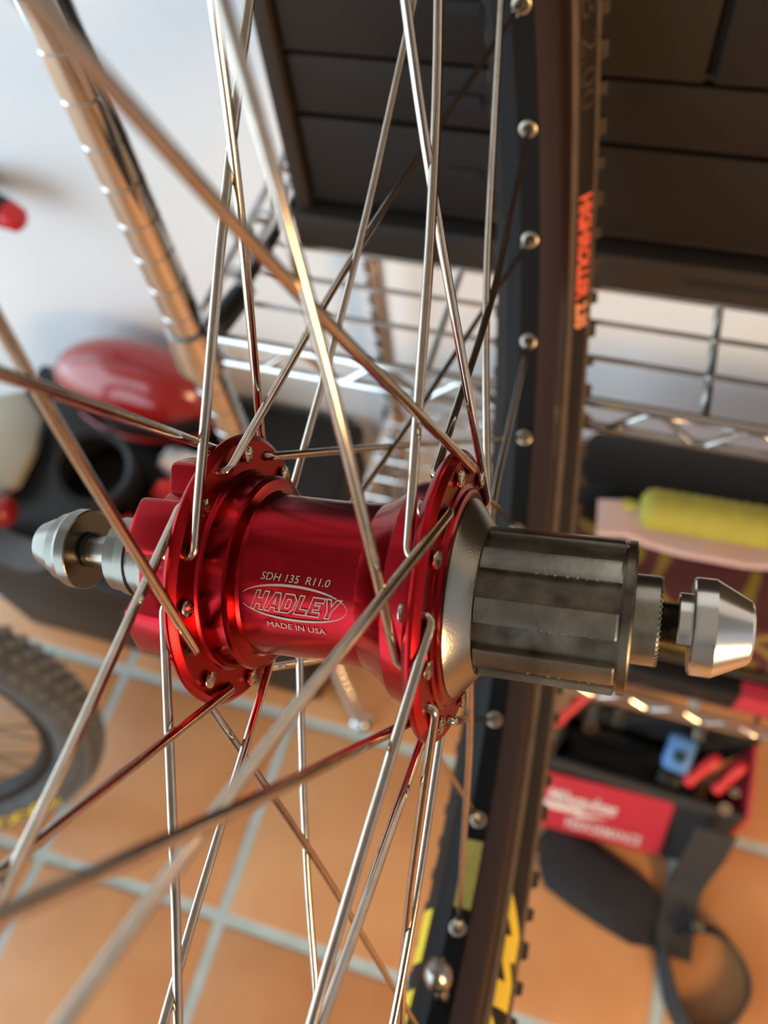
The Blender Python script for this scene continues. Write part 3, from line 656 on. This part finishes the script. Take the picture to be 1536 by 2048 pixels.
# blue tape tool
bt = empty('tape_measure', (0.190, 0.324, 0.212)); tag(bt, 'light blue and black pocket tape measure in the tool bag', 'tool')
B_ = Matrix.Scale(1.08, 4) @ Matrix.Rotation(D(-8), 4, 'Z') @ Matrix.Rotation(D(25), 4, 'X')
MB().box((-0.013, -0.002, -0.010), (0.020, 0.042, 0.016), 0.006, B_).build('case', M_['blue'], bt, 40)
MB().box((-0.012, -0.022, -0.012), (0.016, -0.001, 0.012), 0.005, B_).build('grip', M_['black'], bt, 40)
MB().lathe([(0.0, 0), (0.0, 0.008), (0.003, 0.007), (0.003, 0)], 20, B_ @ Matrix.Translation((0.004, 0.018, 0.016)), 'z').build('button', M_['teal'], bt, 40)
for i, (x, y, zz, r) in enumerate(((0.236, 0.322, 0.222, 0.009), (0.262, 0.288, 0.216, 0.007), (0.272, 0.314, 0.215, 0.006), (0.075, 0.345, 0.245, 0.010), (0.11, 0.36, 0.235, 0.009), (0.215, 0.37, 0.24, 0.009))):
    lab = ['pale steel socket between the two right red screwdrivers', 'small pale socket at the right rim of the tool bag', 'tiny brass socket behind the right rim of the tool bag', 'dull socket at the left of the dark tool bag interior', 'dim olive socket in the middle of the tool bag', 'grey socket at the back right of the tool bag'][i]
    o = MB().lathe([(-r*3, 0.0), (-r*3, r*0.8), (-r, r*0.85), (-r*0.6, r), (r*0.9, r), (r*0.9, r*0.6), (0, r*0.55), (0, 0)], 18, Matrix.Translation((x, y, zz)) @ Matrix.Rotation(0.4*i, 4, 'X'), 'z').build('socket', M_['brass'] if i < 3 else M_['freehub_d'], None, 40); tag(o, lab, 'tool', 'loose sockets in the tool bag')
# fill mass of dark tools inside the bag
o = blob_box('tool_roll', (0.048, 0.304, 0.0095), (0.238, 0.366, 0.165), 0.1, M_['black'], seed=9, wob=0.01, cuts=8); tag(o, 'black cloth tool roll filling the bottom of the tool bag', 'roll')
# pouch flap and strap
fp = [(0.043, 0.222), (0.060, 0.246), (0.082, 0.254), (0.120, 0.240), (0.165, 0.222), (0.213, 0.204), (0.238, 0.180), (0.234, 0.118), (0.200, 0.112), (0.150, 0.124), (0.105, 0.138), (0.066, 0.153), (0.050, 0.185)]
v = [Vector((x, y, 0.001)) for x, y in fp]; cxy = sum((p for p in v), Vector())/len(v)
v2 = [Vector((x, y, 0.010 + 0.004*math.sin(i*1.7))) for i, (x, y) in enumerate(fp)]; v3 = [cxy + (p-cxy)*0.6 + Vector((0, 0, 0.020)) for p in v]
n = len(fp); f = [list(range(n))[::-1]] + [[i, (i+1)%n, n+(i+1)%n, n+i] for i in range(n)] + [[n+i, n+(i+1)%n, 2*n+(i+1)%n, 2*n+i] for i in range(n)] + [[2*n+i for i in range(n)]]
o = MB().add(v + v2 + v3, f).build('fabric_pouch', M_['blackcloth'], None, 60); tag(o, 'flat black fabric pouch lying on the terracotta floor', 'pouch')
stp = empty('shoulder_strap', (0.27, 0.15, 0.0)); tag(stp, 'dark grey webbing strap hanging from the tool bag and looping on the floor', 'strap')
O_ = Vector((0.27, 0.15, 0))
path = bez([Vector(p)-O_ for p in ((0.262, 0.262, 0.185), (0.264, 0.240, 0.12), (0.262, 0.220, 0.05), (0.260, 0.200, 0.016), (0.258, 0.150, 0.012), (0.258, 0.112, 0.010))], 6)
MB().ribbon(path, 0.026, 0.0028, (1, 0, 0)).build('webbing', M_['strap'], stp, 60)
loop = bez([Vector(p)-O_ for p in ((0.262, 0.140, 0.016), (0.290, 0.160, 0.017), (0.325, 0.158, 0.017), (0.352, 0.132, 0.017), (0.362, 0.098, 0.016), (0.350, 0.062, 0.016), (0.322, 0.036, 0.016), (0.290, 0.030, 0.016), (0.266, 0.052, 0.016), (0.248, 0.098, 0.015), (0.240, 0.122, 0.014))], 6)
ups = [Vector((0.25*math.sin(i*0.16), -0.5*math.sin(i*0.11), 1)) for i in range(len(loop))]
MB().ribbon(loop, 0.019, 0.0035, ups).build('webbing_loop', M_['strap'], stp, 60)
MB().box(tuple(Vector((0.276, 0.155, 0.028))-O_), tuple(Vector((0.290, 0.165, 0.036))-O_), 0.002).build('buckle', M_['bsteel'], stp, 40)
# labelled black box hanging on the shelf front
bpy.data.objects.remove(lbx)
lbx = empty('labelled_case', (0.085, 0.330, ZL)); tag(lbx, 'flat black case with a red end label on the lower shelf front', 'case')
MB().box((0, 0, 0), (0.50, 0.020, 0.045), 0.004).build('case_body', M_['black'], lbx, 30)
MB().box((0.115, -0.0005, 0.004), (0.30, 0.019, 0.0458), 0.001).build('end_label', M_['redlabel'], lbx, 30, 'red label')

# ================================================================ LEFT BACKGROUND
trunk = empty('storage_trunk', (-0.95, 0.335, 0)); tag(trunk, 'long black storage trunk on the floor along the back wall', 'trunk')
MB().box((0, 0, 0), (0.59, 0.36, 0.285), 0.008).build('body', M_['black'], trunk, 30)
MB().box((-0.006, -0.006, 0.287), (0.596, 0.366, 0.33), 0.010).build('lid', M_['black'], trunk, 30)
MB().box((0.30, -0.004, 0.19), (0.42, -0.001, 0.235), 0.001).build('side_label', M_['greycloth'], trunk, 30, 'dull grey label on the front')
MB().box((0.455, -0.016, 0.255), (0.485, -0.006, 0.262), 0.002).build('latch', M_['yellow'], trunk, 30, 'small yellow latch')
gp = blob_box('grey_cloth', (-0.89, 0.205, 0.42), (-0.665, 0.29, 0.445), 0.12, M_['greycloth'], seed=3)
bpy.data.objects.remove(gp)
# red full-face helmet on the trunk
hel = empty('helmet', (-0.695, 0.632, 0.331)); tag(hel, 'glossy red helmet with a dark open front on the black trunk', 'helmet')
bm = bmesh.new(); bmesh.ops.create_uvsphere(bm, u_segments=48, v_segments=32, radius=1)
for q in list(bm.verts):
    if q.co.z < -0.55: q.co.z = -0.55 - (q.co.z+0.55)*0.15
    q.co = Vector((q.co.x*0.140*(1+0.1*q.co.z), q.co.y*0.068, (q.co.z+0.622)*0.105))
kill = [fc for fc in bm.faces if fc.calc_center_median().y < -0.034 and 0.03 < fc.calc_center_median().z < 0.085]
bmesh.ops.delete(bm, geom=kill, context='FACES'); me = bpy.data.meshes.new('mesh'); bm.to_mesh(me); bm.free()
o = link('helmet_shell', me, M_['redgloss'], hel, 60); sm_ = o.modifiers.new('solid', 'SOLIDIFY'); sm_.thickness = 0.006
bm = bmesh.new(); bmesh.ops.create_uvsphere(bm, u_segments=32, v_segments=20, radius=1)
for q in bm.verts: q.co = Vector((q.co.x*0.122, q.co.y*0.052, (max(q.co.z,-.6)+0.62)*0.09+0.004))
me = bpy.data.meshes.new('mesh'); bm.to_mesh(me); bm.free(); link('helmet_lining', me, M_['blackcloth'], hel, 60)
MB().tube(bez([(-0.135, -0.012, 0.10), (-0.07, -0.022, 0.152), (0, -0.024, 0.167), (0.07, -0.022, 0.155), (0.130, -0.012, 0.11)], 8), 0.004, 8).build('crest_ridge', M_['redgloss'], hel, 60)
# black tube ring (goggle / duct)
duct = empty('black_duct', (-0.700, 0.492, 0.331)); tag(duct, 'short wide black hose end with an open dark mouth on the trunk', 'hose')
Rm = Matrix.Rotation(D(14), 4, 'X') @ Matrix.Rotation(D(10), 4, 'Y')
MB().lathe([(0.0, 0.048), (0.0, 0.056), (0.06, 0.058), (0.085, 0.060), (0.090, 0.057), (0.086, 0.048), (0.06, 0.046), (0.0, 0.044)], 48, Matrix.Translation((0, 0, 0.016)) @ Rm, 'z').build('hose_wall', M_['black'], duct, 40)
MB().lathe([(0.012, 0.0), (0.012, 0.046)], 32, Matrix.Translation((0, 0, 0.016)) @ Rm, 'z').build('hose_inside', M_['slot'], duct, 40)
# webbing strip over the front of the trunk
o = MB().ribbon(bez([(-0.680, 0.390, 0.3335), (-0.72, 0.378, 0.3345), (-0.765, 0.352, 0.3345), (-0.80, 0.352, 0.3335), (-0.85, 0.36, 0.3335)], 6), 0.024, 0.004, (0.3, 1.0, 0.0)).build('grey_strap', M_['greycloth'], None, 60); tag(o, 'broad dull grey strap lying across the front of the black trunk', 'strap')
# beige plate
bp_ = [(-0.93, 0.62), (-0.868, 0.575), (-0.850, 0.52), (-0.845, 0.452), (-0.87, 0.425), (-0.93, 0.420), (-0.97, 0.46), (-0.97, 0.60)]
v = [Vector((x, y, 0.345)) for x, y in bp_] + [Vector((x, y, 0.357)) for x, y in bp_] + [Vector((-0.905+(x+0.905)*0.9, 0.52+(y-0.52)*0.9, 0.361)) for x, y in bp_]; n = len(bp_)
o = MB().add(v, [list(range(n))[::-1]] + [[i, (i+1)%n, n+(i+1)%n, n+i] for i in range(n)] + [[n+i, n+(i+1)%n, 2*n+(i+1)%n, 2*n+i] for i in range(n)] + [[2*n+i for i in range(n)]]).build('beige_cover', M_['beige'], None, 50); tag(o, 'beige plastic cover plate at the left end of the trunk', 'plate')
# red tube with a bolt (bicycle part)
rt = empty('red_tube', (-0.84, 0.385, 0.375)); tag(rt, 'short glossy red tube with a bright bolt at the left edge', 'tube')
MB().tube([(-0.10, -0.03, 0.0), (-0.04, -0.005, 0.0), (0.022, 0.012, 0.0), (0.030, 0.014, 0)], [0.030, 0.028, 0.024, 0.016], 24).build('tube_body', M_['redgloss'], rt, 50)
MB().lathe([(0, 0), (0, 0.0065), (0.004, 0.006), (0.005, 0)], 20, Matrix.Translation((0.008, 0.003, 0.024)), 'z').build('bolt', M_['alu'], rt, 40)
# crumpled red and white packaging
def crumple(name, pos, size, m, seed, label):
    rnd = random.Random(seed); bm = bmesh.new(); bmesh.ops.create_icosphere(bm, subdivisions=3, radius=1)
    for q in bm.verts:
        k = 1 + 0.22*math.sin(q.co.x*5+seed)*math.cos(q.co.y*6) + rnd.uniform(-0.12, 0.12)
        q.co = Vector((q.co.x*size[0]*k, q.co.y*size[1]*k, max(q.co.z, -0.6)*size[2]*k))
    me = bpy.data.meshes.new('mesh'); bm.to_mesh(me); bm.free(); o = link(name, me, m, None, 12); o.location = pos; tag(o, label, 'packaging', 'crumpled packaging on the trunk'); return o
crumple('crumpled_wrapper', (-0.600, 0.545, 0.352), (0.034, 0.024, 0.030), M_['whitefoil'], 1, 'crumpled white wrapper in front of the red helmet')
crumple('crumpled_wrapper', (-0.545, 0.500, 0.352), (0.030, 0.024, 0.030), M_['whitefoil'], 2, 'crumpled white wrapper nearest the red hub')
crumple('crumpled_wrapper', (-0.598, 0.492, 0.352), (0.021, 0.020, 0.030), M_['redfoil'], 3, 'crumpled red wrapper between the two larger white wrappers')
crumple('crumpled_wrapper', (-0.572, 0.442, 0.352), (0.034, 0.022, 0.030), M_['whitefoil'], 5, 'wide crumpled white wrapper at the front right of the trunk')
crumple('crumpled_wrapper', (-0.632, 0.422, 0.352), (0.022, 0.018, 0.030), M_['redfoil'], 4, 'crumpled red wrapper at the front edge of the trunk')
crumple('crumpled_wrapper', (-0.675, 0.412, 0.352), (0.018, 0.016, 0.024), M_['whitefoil'], 6, 'small crumpled white wrapper left of the front red one')
# black-red thing fixed on the wall at the left edge
hk = empty('wall_hook', (-0.79, 0.710, 0.72)); tag(hk, 'black hook with a red tip on the white wall at the left edge', 'hook')
MB().tube([(-0.08, 0.005, 0.0), (-0.02, -0.045, 0.0), (0.02, -0.055, -0.004)], [0.016, 0.022, 0.019], 16).build('arm', M_['black'], hk, 50)
MB().tube([(0.020, -0.055, -0.004), (0.036, -0.058, -0.008), (0.042, -0.059, -0.01)], [0.0185, 0.016, 0.008], 16).build('tip', M_['redplast'], hk, 50)

# second bicycle wheel leaning at the lower left
w2 = bpy.data.objects.new('small_wheel', None); COL.objects.link(w2); w2.name = 'mountain_bike_wheel'
yw, ln = 0.368, 0.199; u_ = Vector((math.cos(yw), math.sin(yw), 0)); n0 = Vector((-math.sin(yw), math.cos(yw), 0)); wv_ = Vector((0, 0, 1))*math.cos(ln) + n0*math.sin(ln); nx = u_.cross(wv_)
m4 = Matrix((nx, u_, wv_)).transposed().to_4x4(); m4.translation = Vector((-0.885, 0.048, 0.336*math.cos(ln)+0.02)); w2.matrix_world = m4
tag(w2, 'dark knobbly bicycle wheel with yellow tyre lettering on the floor at the lower left', 'wheel')
R2 = 0.331
t2_ = MB().lathe([(x/1000, r) for x, r in [(14, 0.268), (24, 0.275), (31, 0.290), (31, 0.305), (24, 0.321), (12, 0.329), (0, R2), (-12, 0.329), (-24, 0.321), (-31, 0.305), (-31, 0.290), (-24, 0.275), (-14, 0.268)]], 128).build('tyre', mat('dusty_rubber', (0.085, 0.088, 0.090), 0.85, noise=0.3, nscale=30), w2, 50)
st = MB(); 
for row, (x, r, tl) in enumerate(((27, 0.317, 50), (12, 0.328, 20), (0, 0.330, 0), (-12, 0.328, -20), (-27, 0.317, -50))):
    for i in range(80):
        a = 2*math.pi*(i+0.5*(row % 2))/80; uu = Vector((0, math.cos(a), math.sin(a))); tt = Vector((0, -math.sin(a), math.cos(a))); nn = (uu*math.cos(D(tl)) + Vector((1, 0, 0))*math.sin(D(tl))).normalized(); ss = tt.cross(nn)
        K = Matrix((ss, tt, nn)).transposed().to_4x4(); K.translation = Vector((x/1000, r*math.cos(a), r*math.sin(a)))
        st.add([K @ (q*1.25) for q in kmb.v], kmb.f)
o = st.build('tread', M_['knob'] if False else mat('dusty_tread', (0.15, 0.15, 0.14), 0.9), t2_, None, recalc=False); o['kind'] = 'stuff'
rm2 = MB().lathe([(0.013, 0.268), (0.015, 0.262), (0.013, 0.252), (0.004, 0.246), (-0.004, 0.246), (-0.013, 0.252), (-0.015, 0.262), (-0.013, 0.268)], 96, close=True).build('rim', M_['black'], w2, 40)
MB().lathe([(-0.05, 0), (-0.05, 0.012), (-0.035, 0.014), (-0.03, 0.028), (-0.026, 0.028), (-0.022, 0.016), (0.022, 0.016), (0.026, 0.028), (0.03, 0.028), (0.035, 0.014), (0.05, 0.012), (0.05, 0)], 40).build('hub', M_['black'], w2, 30)
for k in range(32):
    sdd = 1 if k % 2 else -1; a = 2*math.pi*k/32; a2 = a + (1 if (k//2) % 2 else -1)*0.9
    MB().tube([(sdd*0.028, 0.024*math.cos(a2), 0.024*math.sin(a2)), (0, 0.247*math.cos(a), 0.247*math.sin(a))], 0.0016, 6).build('spoke', M_['bsteel'], w2, 40)
def t2map(u, v, w_, a0=D(-88), a1=D(-46)):
    a = a0 + (a1-a0)*u; r = 0.283 + v*0.026; return Vector((0.0325, r*math.cos(a), r*math.sin(a)))
me = fit_text('MAXXIS', 0, 1, 1.0, t2map, offset=0.03)
link('lettering', me, M_['yellow'], t2_)
